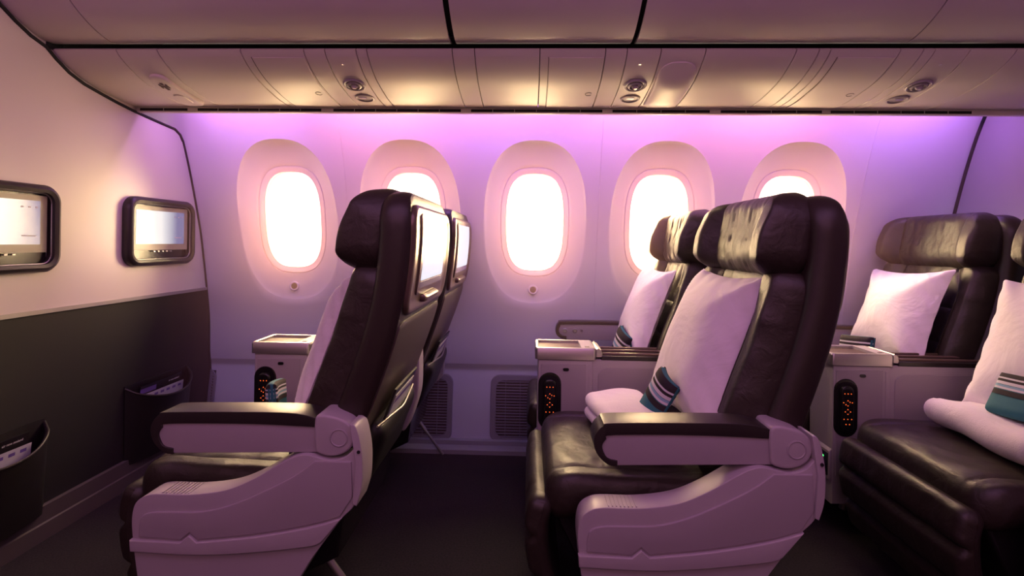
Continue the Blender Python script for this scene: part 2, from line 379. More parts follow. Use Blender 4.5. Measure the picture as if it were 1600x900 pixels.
for i, lab in enumerate(PLAB):
    x0, x1 = BND[i]+.0013, BND[i+1]-.0013
    t = thing('service_panel', ((x0+x1)/2, 1.85, 1.55), lab, 'ceiling panel', 'overhead service panels')
    psheet(x0, x1, 0, 1, -.010, 0).obj('panel', 'cream', t)
    if i in (3, 10, 17):
        a, b_ = x0+.030, x1-.003
        psheet(a, b_, .06, .93, 0, .0022).obj('hatch_door', 'cream', t)
        fr_ = MB()
        for pts in ([psu(a-.002, s_, .0004) for s_ in np.linspace(.055, .935, 20)], [psu(x_, .055, .0004) for x_ in (a-.002, b_)]): fr_.tube(pts, .0011, 6)
        fr_.obj('hatch_seam', 'ink', t)
        MB().tube([psu(b_-.028+.012*math.cos(q), .42+.03*math.sin(q), .0025) for q in np.linspace(.6, 2*PI-.6, 16)], .0009, 6).obj('finger_latch', 'ink', t)
    if i in (5, 12, 20):
        xc = (x0+x1)/2
        p = Vector(psu(xc, .585)); q = Vector(psu(xc, .585, .01))-p
        MB().lathe(p-q*.02, q, [(.040, 0), (.040, .003), (.036, .006), (.031, .004), (.030, .0015), (.027, .0015), (.026, .006), (.020, .009), (.019, .004), (.012, .003), (.011, .010), (.007, .014), (.001, .014)], 36).obj('air_nozzle', 'vent', t)
        MB().lathe(p, q, [(.006, .013), (.005, .016), (.001, .016)], 16).obj('nozzle_tip', 'metal', t)
        p = Vector(psu(xc+.003, .31)); q = Vector(psu(xc+.003, .31, .01))-p
        MB().lathe(p, q, [(.036, 0), (.036, .002), (.031, .004), (.026, -.001), (.022, -.004), (.001, -.005)], 36).obj('reading_lamp', 'vent', t)
        MB().slab(.030, .010, .005, lambda d, a, b_: .003, lambda d, a, b_: 0, 8, 8, lambda a, b_, t_: psu(xc+a, .345+b_/PL[-1], .004+t_)).obj('lamp_switch', 'metal', t)
        MB().lathe(Vector(psu(xc-.006, .86, .0)), q, [(.004, 0), (.004, .002), (.001, .002)], 12).obj('indicator', 'metal', t)
    if i == 1:
        xc = (x0+x1)/2
        ppill(xc, .44, .080, .24, .036, .012, 0, -.15).obj('sign_plate', 'cream', t)
        ppill(xc, .34, .045, .085, .02, .015).obj('call_button', 'cream', t)
        ic = MB()                                      # small black pictogram
        for (a, b0, l, h) in ((0, .60, .030, .010), (-.012, .60, .006, .03), (.012, .60, .006, .03), (0, .56, .012, .022), (0, .64, .012, .012)):
            ic.slab(l, h, .003, lambda d, a_, b_: .0135, lambda d, a_, b_: .011, 6, 6, (lambda a, b0: lambda u, v, t_: psu(xc+a+u, b0+v/PL[-1], t_))(a, b0))
        ic.obj('pictogram', 'ink', t)
    if i == 13:
        xc = (x0+x1)/2
        def wf(a, b_, t_): return psu(xc+a, .47+b_/PL[-1], t_)
        MB().slab(.125, .33, .05, lambda d, a, b_: .003+.020*prof(d, .07)*sm(b_, -.165, -.05)*(1-.0*a) * (1-sm(b_, .05, .16)*.8), lambda d, a, b_: -.002, 24, 30, wf).obj('speaker_scoop', 'cream', t)
        MB().slab(.085, .030, .012, lambda d, a, b_: .004, lambda d, a, b_: 0, 8, 8, lambda a, b_, t_: psu(xc+a*.9, .09+b_/PL[-1]+a*.3, t_)).obj('scoop_opening', 'vent', t)
# ---- outlet strip along the outboard edge
t = thing('air_outlet_strip', (.18, 2.05, 1.528), 'long slotted air outlet strip along the outer edge of the service panels', 'air vent')
MB().box(XB+.002, XR+.04, 2.040, 2.060, 1.524, 1.544).obj('rail', 'cream', t)
MB().box(XB+.002, XR+.04, 2.0415, 2.066, 1.544, 1.549).obj('upper_lip', 'cream', t)
SL = [(-1.600, -1.402), (-1.359, -.849), (-.799, -.283), (-.242, .28), (.32, .70), (.743, 1.132), (1.166, 1.699)]
for a, b_ in SL:
    m = MB().box(a, b_, 2.0385, 2.042, 1.529, 1.539); o = m.obj('slot', 'dark', t)
    n = max(2, int((b_-a)/.083))
    for k in range(1, n): xx = a+(b_-a)*k/n; MB().box(xx-.001, xx+.001, 2.0375, 2.0395, 1.529, 1.539).obj('divider', 'cream', t)
# ---- overhead bins
BP = catmull([(1.72, 1.690), (1.695, 1.667), (1.650, 1.659), (1.60, 1.670), (1.55, 1.692), (1.50, 1.725), (1.43, 1.79), (1.385, 1.88), (1.365, 2.0), (1.37, 2.12), (1.39, 2.25)], 6)
struct(MB().grid([[(x, p[0]+.05, p[1]+.014) for x in (XB-.30, 2.05)] for p in BP]), 'trim_4', 'dark')
struct(MB().box(XB-.30, 2.05, 1.655, 1.80, 1.672, 1.676), 'gap_light_block', 'dark')  # added dark board, stops light leaking between bins and service panels
BL = [(-1.618, -1.402, 'cream end filler beside the leftmost stowage bin, against the bulkhead', 'bin end panel'), (-1.398, -.268, 'widest closed overhead bin, left of the left dark gap', 'overhead bin'),
      (-.250, .318, 'narrowest closed overhead bin, between the two dark gaps', 'overhead bin'), (.334, 1.183, 'closed overhead bin right of the right dark gap', 'overhead bin'),
      (1.187, 2.0, 'rightmost closed overhead bin running out of the frame', 'overhead bin')]
for x0, x1, lab, cat in BL:
    t = thing('overhead_bin' if cat == 'overhead bin' else 'bin_end_panel', ((x0+x1)/2, 1.55, 1.65), lab, cat, 'overhead bins above the windows')
    rows = []
    r = .028
    for i, p in enumerate(BP):
        a = BP[max(0, i-1)]; b_ = BP[min(len(BP)-1, i+1)]; tx, tz = b_[0]-a[0], b_[1]-a[1]; k = math.hypot(tx, tz); ny, nz = tz/k, -tx/k  # towards hull
        row = []
        for e in range(7):
            q = e/6*PI/2; row.append((x0+r*(1-math.sin(q)) if 0 else x0+.010*(1-math.sin(q)), p[0]+ny*r*(1-0)*(math.cos(q))**1.0, p[1]+nz*-r*-1*math.cos(q)))
        rr = row+[(x0+(x1-x0)*k2/8, p[0], p[1]) for k2 in range(1, 8)]+[(x0+x1-a_, b2, c) for a_, b2, c in reversed(row)]
        rows.append(rr)
    MB().grid(rows).obj('bin_door', 'bin', t)

# ------------------------------------------------------------------ front bulkhead
BO = [(2.62, 0), (2.60, .4), (2.57, .76), (2.53, .92), (2.47, 1.2), (2.40, 1.35), (2.335, 1.463), (2.31, 1.495), (2.28, 1.511), (2.141, 1.522), (2.06, 1.524), (2.035, 1.56), (1.86, 1.575), (1.76, 1.605), (1.69, 1.645), (1.60, 1.685), (1.52, 1.735), (1.42, 1.83), (1.38, 2.0), (1.40, 2.26)]
edge = [Vector(q) for q in BO]
up = [(-2.4, 2.26), (-2.4, .76)]+[(yw(.76)+.05, .76)]+[(p[0], p[1]) for p in edge if p[1] > .77]
struct(MB().prism(up, XB-.05, XB, 0, 'x'), 'wall_front', 'bulk')
lo = [(-2.4, .757), (-2.4, 0), (2.62, 0), (2.60, .4), (2.57, .757)]
struct(MB().prism(lo, XB-.05, XB-.001, 0, 'x'), 'wall_front_lower', 'darkpanel')
struct(MB().box(XB-.002, XB+.005, -2.4, 2.522, .752, .766), 'trim_5', 'metal')
struct(MB().prism([(XB, .0), (XB+.022, .0), (XB+.020, .055), (XB+.014, .058), (XB+.012, .110), (XB, .113)], -2.4, 2.49), 'baseboard_front', 'trim')
ga = MB(); pts = [(XB+.001, yw(z)-.003, z) for z in np.linspace(.05, 1.463, 30)]
ga.tube(pts, .005, 8); pts2 = [(XB+.001, y-.004, z-.004) for y, z in ((2.329, 1.463), (2.31, 1.49), (2.275, 1.508), (2.141, 1.519), (2.041, 1.528), (1.95, 1.540), (1.88, 1.552), (1.80, 1.567), (1.74, 1.588), (1.69, 1.618), (1.655, 1.645), (1.60, 1.662), (1.55, 1.688), (1.50, 1.720), (1.43, 1.785), (1.38, 1.88))]
ga.tube(pts2, .006, 8)
ga.box(XB-.001, XB+.004, 1.65, 1.71, 1.640, 1.668); struct(ga, 'trim_6', 'dark')  # dark box is added beside the gasket to cover a light leak
struct(MB().box(XB-.32, XB-.30, 1.2, 2.60, 0, 2.29), 'sky_light_block', 'wall')  # added end cap, shuts out sky light behind the bulkhead edge
struct(MB().box(XB-.32, XB-.05, -2.44, 2.60, -.05, 0), 'trim_10', 'dark')
struct(MB().box(XB-.32, XR+.1, 1.74, 2.62, 2.0, 2.02), 'trim_11', 'dark')
# rear partition
struct(MB().prism([(-2.4, 0), (2.56, 0), (2.57, .4), (2.53, .92), (2.43, 1.3), (2.31, 1.56), (2.30, 2.29), (-2.4, 2.29)], XR, XR+.05, 0, 'x'), 'wall_rear', 'partition')
g2 = MB(); g2.tube([(XR-.001, yw(z)-.006, z) for z in np.linspace(.05, 1.60, 30)], .008, 8); struct(g2, 'trim_7', 'dark')
# bulkhead monitors
def bulk_monitor(yc, label):
    t = thing('bulkhead_monitor', (XB, yc, .90), label, 'monitor', 'bulkhead monitors')
    zc = 1.035; W, H = .41, .287
    wf = lambda off: (lambda a, b_, t_: (XB+off+t_, yc-a, zc+b_))
    rows = []
    for (w_, h, r_, dx) in ((W, H, .055, 0), (W, H, .055, .018), (W-.012, H-.012, .052, .028), (W-.03, H-.03, .045, .032), (W-.055, H-.050, .036, .028), (W-.06, H-.055, .033, .010), (W-.06, H-.055, .033, .002)):
        loop = []
        for cx_, cz_, a0 in ((w_/2-r_, h/2-r_, 0), (-w_/2+r_, h/2-r_, 90), (-w_/2+r_, -h/2+r_, 180), (w_/2-r_, -h/2+r_, 270)):
            for q in range(9): a = math.radians(a0+q*90/8); loop.append((XB+dx, yc+cx_+r_*math.cos(a), zc+cz_+r_*math.sin(a)))
        rows.append(loop)
    MB().grid(rows, closed_u=True).obj('surround', 'cap', t)
    loop = rows[-2]; MB().tube([(x+.008, y, z) for x, y, z in loop+loop[:1]], .0022, 6).obj('inner_trim', 'metal', t)
    MB().box(XB+.001, XB+.004, yc-.17, yc+.17, zc-.115, zc+.115).obj('back_tray', 'black', t)
    b_ = MB().box(XB+.003, XB+.012, yc-.165, yc+.165, zc-.078, zc+.108).obj('bezel', mat_bezel, t)
    d = MB().box(XB+.012, XB+.0135, yc-.148, yc+.140, zc-.052, zc+.090).obj('display', 'screen_reflection_fade', b_)
    m = MB()
    for k in range(3): m.box(XB+.0136, XB+.0142, yc+.075+k*.024, yc+.083+k*.024, zc+.066, zc+.071)
    m.box(XB+.0136, XB+.0142, yc+.078, yc+.125, zc-.026, zc-.022)
    m.obj('screen_marks', 'stripe_white', b_)
    m = MB()
    for k in range(5): m.box(XB+.003, XB+.014, yc-.05+k*.025, yc-.04+k*.025, zc-.086, zc-.081)
    m.obj('latch_slots', 'metal', t)
    return t
mat_bezel = mat('grey_green_bezel', (.30, .27, .20), .3)
bulk_monitor(2.183, 'framed flush monitor on the bulkhead, wholly visible, ahead of window seat')
bulk_monitor(1.485, 'framed flush monitor on the bulkhead, cut off by the left photo edge')
# bulkhead pockets
def text_mesh(name, body, size, m, place, parent):
    cu = bpy.data.curves.new(name, 'FONT'); cu.body = body; cu.size = size; cu.extrude = .0002
    tmp = bpy.data.objects.new(name, cu); COL.objects.link(tmp); bpy.context.view_layer.update()
    me = bpy.data.meshes.new_from_object(tmp.evaluated_get(bpy.context.evaluated_depsgraph_get())); COL.objects.unlink(tmp); bpy.data.objects.remove(tmp)
    mb = MB(); org = (0, 0, 0)
    mb.v = [place(v.co.x, v.co.y, v.co.z) for v in me.vertices]; mb.f = [tuple(p.vertices) for p in me.polygons]
    return mb.obj(name, m, parent)
def bulk_pocket(y0, y1, zt, label, g):
    t = thing('literature_pocket', (XB, (y0+y1)/2, .06), label, 'pocket', 'bulkhead pockets'); n = 20; R1 = []; R2 = []
    for v in np.linspace(0, 1, 14):
        for R, k in ((R1, 1), (R2, .90)):
            row = []
            for i in range(n+1):
                u = i/n; bul = math.sin(PI*u)**.55
                z = .09+(zt-.062*bul-.09)*v; d = (.040+.050*v)*bul*k
                row.append((XB+.002+d, y0+(y1-y0)*((u-.5)*(k if k == 1 else .97)+.5), z))
            R.append(row)
    m = MB(); m.grid(R1); m.grid(R2); m.grid([R1[-1], R2[-1]]); m.grid([R1[0], R2[0]])
    m.obj('pouch', 'pouchleather', t, angle=60)
    MB().tube([Vector(p)+Vector((0, 0, .002)) for p in R1[-1]], .004, 8).obj('rim_piping', 'cap', t)
    MB().box(XB, XB+.003, y0, y1, .08, zt+.012).obj('back_flap', 'pouchleather', t)
    # literature
    mg = thing('magazine', (XB+.02, (y0+y1)/2, .12), 'dark magazine standing in the '+g, 'magazine', 'bulkhead reading matter')
    W = min(.25, (y1-y0)*.70); yc = (y0+y1)/2-.010
    def P(off): return lambda a, b_, c: (XB+.010+off+max(0, b_+.04)*.10+c, yc+a, .12+b_+.14)
    pf = P(0)
    def slabbox(a0, a1, b0, b1, c0, c1, f):
        m = MB(); m.add([f(a, b_, c) for a in (a0, a1) for b_ in (b0, b1) for c in (c0, c1)], [(0, 1, 3, 2), (4, 6, 7, 5), (0, 4, 5, 1), (2, 3, 7, 6), (0, 2, 6, 4), (1, 5, 7, 3)]); return m
    hz = zt-.12-.012
    slabbox(-W/2, W/2, -.03, hz-.14+.008, -.004, 0, pf).obj('cover', 'magazine', mg)
    slabbox(-W/2, -W/2+.09, hz-.14-.024, hz-.14-.004, 0, .0006, pf).obj('title_block', 'purple_ink', mg)
    text_mesh('masthead', 'air new zealand', .0105, 'stripe_white', lambda x, y, z: pf(W/2-.085+x, hz-.14-.012+y, .0006+z), mg)
    sc = thing('safety_card', (XB+.03, yc, .12), 'pale printed card in front of the magazine in the '+g, 'card', 'bulkhead reading matter')
    pg = P(.011)
    slabbox(-W/2, W/2, -.03, hz-.14-.026, -.0015, 0, pg).obj('card', 'paper', sc)
    m = MB()
    for k in range(5): q = slabbox(-W/2+.07+k*.036, -W/2+.09+k*.036, hz-.14-.046, hz-.14-.036, 0, .0005, pg); m.add(q.v, q.f)
    m.obj('printed_marks', 'purple_ink', sc)
bulk_pocket(2.00, 2.375, .398, 'curved leather literature pocket on the bulkhead, under the wholly visible monitor', 'pocket under the wholly visible monitor')
bulk_pocket(1.28, 1.66, .388, 'curved leather literature pocket low on the bulkhead at the left photo edge', 'pocket at the left photo edge')

# ------------------------------------------------------------------ floor-level wall grilles
def grille(xc, label, clip=None):
    W, H = .36, .32; zc = .185
    if clip: x0, x1 = clip
    else: x0, x1 = xc-W/2, xc+W/2
    t = thing('wall_grille', ((x0+x1)/2, 2.48, .03), label, 'vent grille', 'wall grilles'); r = .045
    def loop(ins, dy):
        P = []; a0, a1, z0, z1 = x0+ins, x1-ins, zc-H/2+ins, zc+H/2-ins; rr = max(.01, r-ins); rl = rr if not clip else .001
        for cx_, cz_, r_, s_ in ((a1-rr, z1-rr, rr, 0), (a0+rl, z1-rl, rl, 90), (a0+rl, z0+rl, rl, 180), (a1-rr, z0+rr, rr, 270)):
            for q in range(7):
                a = math.radians(s_+q*15); x = cx_+r_*math.cos(a); z = cz_+r_*math.sin(a); P.append((x, yw(z)+dy, z))
        Q = []
        for p, q in zip(P, P[1:]+P[:1]):
            k = max(1, int(math.hypot(q[0]-p[0], q[2]-p[2])/.02))
            for j in range(k): x = p[0]+(q[0]-p[0])*j/k; z = p[2]+(q[2]-p[2])*j/k; Q.append((x, yw(z)+dy, z))
        return Q
    ins = .022 if not clip else .010
    N0 = loop(0, 0)
    def like(i2, dy): return [(xc_+(p[0]-xc_)*(1-2*i2/(x1-x0)), yw(zc+(p[2]-zc)*(1-2*i2/H))+dy, zc+(p[2]-zc)*(1-2*i2/H)) for p in N0]
    xc_ = (x0+x1)/2
    rows = [like(-.003, -.001), like(0, -.007), like(ins, -.007), like(ins+.003, -.003)]
    MB().grid(rows, closed_u=True).obj('grille_frame', 'vent', t)
    MB().grid([[(x, yw(z)-.0028, z) for x in (x0+ins-.008 if not clip else x0+.001, x1-ins+.008)] for z in np.linspace(zc-H/2+ins-.004, zc+H/2-ins+.004, 24)]).obj('backing', 'dark', t)
    n = 20; m = MB(); a0, a1 = x0+ins, x1-ins
    for k in range(n):
        z = zc-H/2+.03+k*(H-.06)/(n-1); e = 0
        dz = min(z-(zc-H/2+ins), zc+H/2-ins-z)
        if dz < .023: e = .023-math.sqrt(max(0, .023**2-(.023-dz)**2))
        m.box(a0+(e if not clip else 0), a1-e, yw(z)-.0075, yw(z)-.003, z-.0024, z+.0024)
    m.obj('slats', 'vent', t)
    if not clip:
        m = MB()
        for k in range(1, 5): x = x0+W*k/5; m.add([(x+a, yw(z)-.0085+b_, z) for z in (zc-H/2+.02, zc+H/2-.02) for a, b_ in ((-.0012, 0), (.0012, 0), (.0012, .004), (-.0012, .004))], [(0, 1, 5, 4), (1, 2, 6, 5), (3, 0, 4, 7), (2, 3, 7, 6)])
        m.obj('uprights', 'vent', t)
grille(-.557, 'slatted wall grille low on the sidewall behind the front seat row')
grille(-.003, 'slatted wall grille low on the sidewall beside the middle leg rests')
grille(0, 'sliver of slatted wall grille beside the bulkhead pocket', (-1.616, -1.586))

# ------------------------------------------------------------------ seats (built for the middle row, X from the row's origin)
REAR = [(.545, .30), (.592, .45), (.630, .54), (.675, .66), (.711, .77), (.736, .88), (.748, .99), (.749, 1.07), (.741, 1.135)]
def shell_outline():
    return smooth_poly([(.122, .285, 1), (.117, .346), (.124, .385), (.145, .404), (.175, .411), (.255, .412), (.34, .425), (.41, .455), (.48, .497), (.520, .512), (.552, .508), (.588, .501), (.620, .509), (.640, .530), (.652, .545), (.657, .505), (.655, .434), (.643, .398), (.615, .369, 1), (.546, .274, 1), (.46, .13, 1), (.44, .10, 1), (.17, .10, 1), (.145, .13, 1)], 4)
def leather_seat(yc, label, aisle):
    W = .548
    t = thing('airline_seat', (.33, yc, 0), label, 'airplane seat', 'reclining cabin seats')
    # shell behind the backrest
    pth = Path([(x-.040, z) for x, z in REAR])
    T = .080
    top = pth.L/2
    def tf(d, w_, h): return T/2*prof(d, .030)
    wsh = along(pth, yc)
    MB().slab(.572, pth.L, .085, tf, lambda d, a, b_: -T/2*prof(d, .014), 30, 44, along(pth, yc-.004)).obj('back_shell', 'leather_smooth', t)
    # backrest cushion
    pc = Path([(.50, .40), (.55, .53), (.592, .65), (.632, .76), (.660, .86), (.682, .945)])
    Wc = .525
    def cf(d, w_, h):
        a = abs(w_); f = .060*prof(d, .035)+.026*sm(a, .15, .20)*(1-sm(a, .235, .262)*.4)*prof(d, .03)
        lim = .185-.05*sm(h, .12, .26)
        f -= .012*gauss(a-lim, .006)*prof(d, .03)
        if a < lim: f -= .008*gauss(h-.10, .006)+.008*gauss(h+.04, .006)+.008*gauss(h+.17, .006)
        f += .003*math.sin(w_*60+h*25)*sm(a, 0, .1)*gauss(h-.2, .08)
        return f
    MB().slab(Wc, pc.L, .055, cf, lambda d, a, b_: -.058*prof(d, .035), 76, 64, along(pc, yc)).obj('backrest', 'leather', t)
    for s_ in (-1, 1):
        P = []
        for h in np.linspace(-pc.L/2+.03, pc.L/2-.028, 30):
            lim = (.185-.05*sm(h, .12, .26))*s_; P.append(along(pc, yc)(lim*1.035, h, cf(.05, lim*1.035, h)+.002))
        MB().tube(P, .0028, 6).obj('piping', 'leather_smooth', t)
    # headrest
    ph = Path([(.632, .915), (.645, .99), (.660, 1.07), (.674, 1.152)])
    def hf(d, w_, h):
        a = abs(w_); dh = .116-abs(h); dw = .2625-a; f = .048*prof(dh, .050)*prof(dw, .022)*prof(d, .012)
        f += .046*sm(a, .160, .205)*prof(dh, .05)*prof(dw, .022)*prof(d, .012)*(1-.45*sm(h, -.02, .11))
        f -= .009*gauss(a-.160, .006)*prof(d, .03)+.004*gauss(a-.06, .004)*prof(d, .03)
        f -= .014*sm(-h, .03, .11)*(1-sm(a, .1, .2)*.5)
        if a < .15: f += .0010*math.sin(w_*210+4*math.sin(h*30))*prof(d, .05)+.0010*math.sin(w_*95+1)
        return f
    def hw(w_, h, tt):
        x, y, z = along(ph, yc)(w_, h, tt); k = abs(w_)/.26
        return (x, y, z-.020*max(0, k-.5)**2*sm(h, -.05, .1)*2)
    h_ = MB().slab(.525, .232, .085, hf, lambda d, a, b_: -.040*prof(d, .03), 84, 40, hw).obj('headrest', 'leather', t)
    # cushion
    CW, yq = (.515, yc) if aisle else (.425, 2.214)
    def quf(d, a, b_):                               # a: along Y, b_: along X (front is negative)
        f = .050*prof(d, .026)
        f += -.004*gauss(abs(a)-.19, .006)*prof(d, .05)-.004*gauss(b_-.10, .006)*(abs(a) < .19)+.0015*math.sin(a*31+b_*12)*math.sin(b_*27+a*9)
        return f+.004*sm(-b_, .15, .28)
    def qw(a, b_, tt):
        k = (b_+.28)/.56; return (.045+.56*k, yq+a, .392-.012*k-.02*gauss(b_+.28, .05)+tt)
    MB().slab(CW, .56, .06, quf, lambda d, a, b_: -.058*prof(d, .03), 60, 50, qw).obj('seat_cushion', 'leather', t)
    m = MB().prism([(.07, .335), (.58, .335), (.56, .20), (.46, .15), (.16, .15)], yq-CW/2+.03, yq+CW/2-.03, .012); m.obj('seat_pan', 'black', t)
    # leg rest of three leather rolls
    pl = Path([(.045, .375), (.030, .31), (.034, .23), (.055, .15), (.074, .085)])
    def lf(d, a, b_):
        k = (b_+pl.L/2)/pl.L
        return .028*prof(d, .026)+.006-.018*gauss(k-.32, .035)-.018*gauss(k-.66, .035)-.004*gauss(abs(a)-.14, .008) if d > .001 else 0
    MB().slab(CW-.015, pl.L, .03, lf, lambda d, a, b_: -.026*prof(d, .02), 36, 48, lambda a, b_, tt: along(pl, yq)(a, b_, -tt)).obj('leg_rest', 'leather', t)
    # legs and diagonal struts down to the floor
    for y in (yc-.17, yc+.17): MB().tube([(.20, y, .17), (.17, y, .005)], .014, 10).obj('leg', 'metal', t)
    ys = yc-.18 if aisle else yc+.22
    MB().tube([(.42, ys, .30), (.54, ys, .145), (.645, ys, .008)], .0065, 10).obj('strut', 'metal', t)
    MB().tube([(.50, ys, .197), (.54, ys, .145), (.56, ys, .119)], .010, 10).obj('strut_sleeve', 'metal', t)
    # rear panel with screen
    pr = Path([(x+.000, z) for x, z in REAR])
    def rw(z0):                                      # plate on the rear face, z0 arclength centre
        def f(a, b_, tt): x, z, tx, tz = pr.at(z0+b_); return (x+tt*tz, yc+a, z-tt*tx)
        return f
    zc = pr.L-.175
    def pf(d, a, b_): return .012*prof(d, .012)-.005*sm(d, .022, .030)
    MB().slab(.540, .285, .055, pf, lambda d, a, b_: -.012, 30, 24, rw(zc)).obj('monitor_surround', 'bronze', t)
    mo = MB().slab(.380, .225, .020, lambda d, a, b_: .012*prof(d, .004), lambda d, a, b_: .002, 16, 16, rw(zc+.018)).obj('monitor', 'bronze', t)
    MB().slab(.330, .172, .004, lambda d, a, b_: .0135, lambda d, a, b_: .010, 8, 8, rw(zc+.030)).obj('display', 'screen', mo)
    MB().slab(.330, .018, .003, lambda d, a, b_: .014, lambda d, a, b_: .010, 6, 6, rw(zc-.066)).obj('control_strip', 'purple_ink', mo)
    MB().slab(.20, .024, .008, lambda d, a, b_: .024*prof(d, .008), lambda d, a, b_: .002, 12, 8, rw(zc-.108)).obj('table_latch', 'bronze', t)
    MB().slab(.545, .42, .03, lambda d, a, b_: .006*prof(d, .012), lambda d, a, b_: -.012, 14, 22, rw(zc-.365)).obj('back_cover', 'backfab', t)
    def pkt(d, a, b_): return .008+.030*prof(d, .05)*(1-sm(b_, .06, .10)*.2)
    zp = .155
    MB().slab(.40, .20, .03, lambda d, a, b_: (.020+.035*prof(max(0, d), .06)), lambda d, a, b_: .008, 20, 16, rw(zp)).obj('seat_pocket', 'pouchleather', t)
    MB().tube([rw(zp)(a, .098, .045-.02*abs(a)/.2) for a in np.linspace(-.20, .20, 12)], .003, 8).obj('pocket_wire', 'metal', t)
    # ---- aisle arm, shell and pivot
    if aisle:
        so = shell_outline()
        MB().prism(so, 1.166, 1.232, .014).obj('side_shell', 'grey', t)
        pn = smooth_poly([(.137, .312, 1), (.139, .345), (.148, .363), (.182, .372), (.289, .376), (.369, .398), (.453, .437), (.509, .468), (.551, .500, 1), (.636, .501, 1), (.640, .42, 1), (.612, .374, 1), (.538, .352), (.412, .327), (.278, .310, 1), (.259, .326, 1), (.238, .308, 1)], 4)
        MB().prism(pn, 1.1615, 1.170, .0025).obj('side_panel', 'greyface', t)
        bd = smooth_poly([(.118, .306, 1), (.238, .304, 1), (.259, .322, 1), (.278, .306, 1), (.412, .323), (.538, .348), (.617, .372, 1), (.570, .315, 1), (.539, .304), (.398, .285), (.271, .276), (.120, .279, 1)], 4)
        MB().prism(bd, 1.157, 1.172, .003).obj('side_band', 'grey', t)
        m = MB().prism(smooth_poly([(.632, .588, 1), (.645, .583), (.656, .55), (.663, .50), (.661, .44), (.650, .40, 1), (.640, .405, 1), (.646, .50, 1)], 4), 1.160, 1.238, .004); m.obj('rear_cap', 'grey', t)
        MB().lathe((.654, 1.158, .525), (0, 1, 0), [(.004, 0), (.004, .004), (.001, .004)], 12).obj('screw', 'dark', t)
        m = MB()
        for k in range(8): x = .185+k*.009; m.box(x, x+.003, 1.172, 1.226, .4095, .4135)
        m.obj('grip_ribs', 'grey', t)
        # armrest
        co = smooth_poly([(.206, .500, 1), (.184, .505), (.162, .525), (.152, .550), (.156, .574), (.173, .593), (.198, .600), (.40, .605), (.50, .604), (.556, .592, 1), (.562, .573, 1), (.40, .577), (.200, .573), (.180, .563), (.171, .545), (.182, .521), (.206, .514, 1)], 4)
        MB().prism(co, 1.176, 1.250, .007).obj('arm_pad', 'cap', t)
        wh = smooth_poly([(.206, .502, 1), (.184, .516), (.170, .545), (.178, .566), (.199, .575), (.40, .580), (.566, .577, 1), (.568, .514, 1)], 4)
        MB().prism(wh, 1.180, 1.246, .003).obj('arm_body', 'greyface', t)
        pv = smooth_poly([(.546, .590), (.560, .604), (.600, .598), (.626, .585), (.640, .563), (.636, .536), (.618, .517), (.588, .508), (.556, .514), (.548, .530)], 4)
        MB().prism(pv, 1.170, 1.254, .006).obj('arm_pivot', 'grey', t)
        MB().lathe((.604, 1.1695, .552), (0, 1, 0), [(.022, .004), (.022, .0), (.019, -.0012), (.017, .001), (.001, .001)], 32).obj('pivot_disc', 'greyface', t)
    else:
        co = smooth_poly([(.176, .560, 1), (.150, .566), (.128, .585), (.126, .612), (.138, .636), (.165, .646), (.40, .647), (.56, .640, 1), (.56, .628, 1), (.40, .632), (.165, .631), (.146, .622), (.140, .600), (.152, .583), (.176, .577, 1)], 4)
        MB().prism(co, 2.385, 2.435, .005).obj('arm_pad', 'cap', t)
        wh = smooth_poly([(.176, .561, 1), (.152, .572), (.138, .600), (.146, .625), (.165, .634), (.40, .635), (.60, .630, 1), (.62, .560, 1)], 4)
        MB().prism(wh, 2.388, 2.432, .003).obj('arm_body', 'greyface', t)
        MB().prism([(.56, .30), (.64, .38), (.655, .60), (.60, .63), (.56, .60)], 2.39, 2.43, .004).obj('arm_post', 'grey', t)
        for x, r_ in ((.168, .011), (.214, .011), (.245, .006)):
            MB().lathe((x, 2.389, .603), (0, -1, 0), [(r_, 0), (r_, .004), (r_*.75, .006), (r_*.6, .003), (.001, .003)], 20).obj('control_knob', 'metal', t)
    return t
S2A = leather_seat(1.510, 'dark leather aisle seat in the middle row, nearest whole seat', True)
S2W = leather_seat(2.175, 'dark leather window seat in the middle row, behind the nearest whole seat', False)
dup(S2A, (-1.04, 0, 0), 'dark leather aisle seat in the front row, its screen back towards us')
dup(S2A, (1.04, 0, 0), 'dark leather aisle seat at the right photo edge, mostly cut off')
dup(S2W, (-1.04, 0, 0), 'dark leather window seat in the front row, only its screen back showing')
dup(S2W, (1.04, 0, 0), 'dark leather window seat in the rear row, upright against the rear partition')

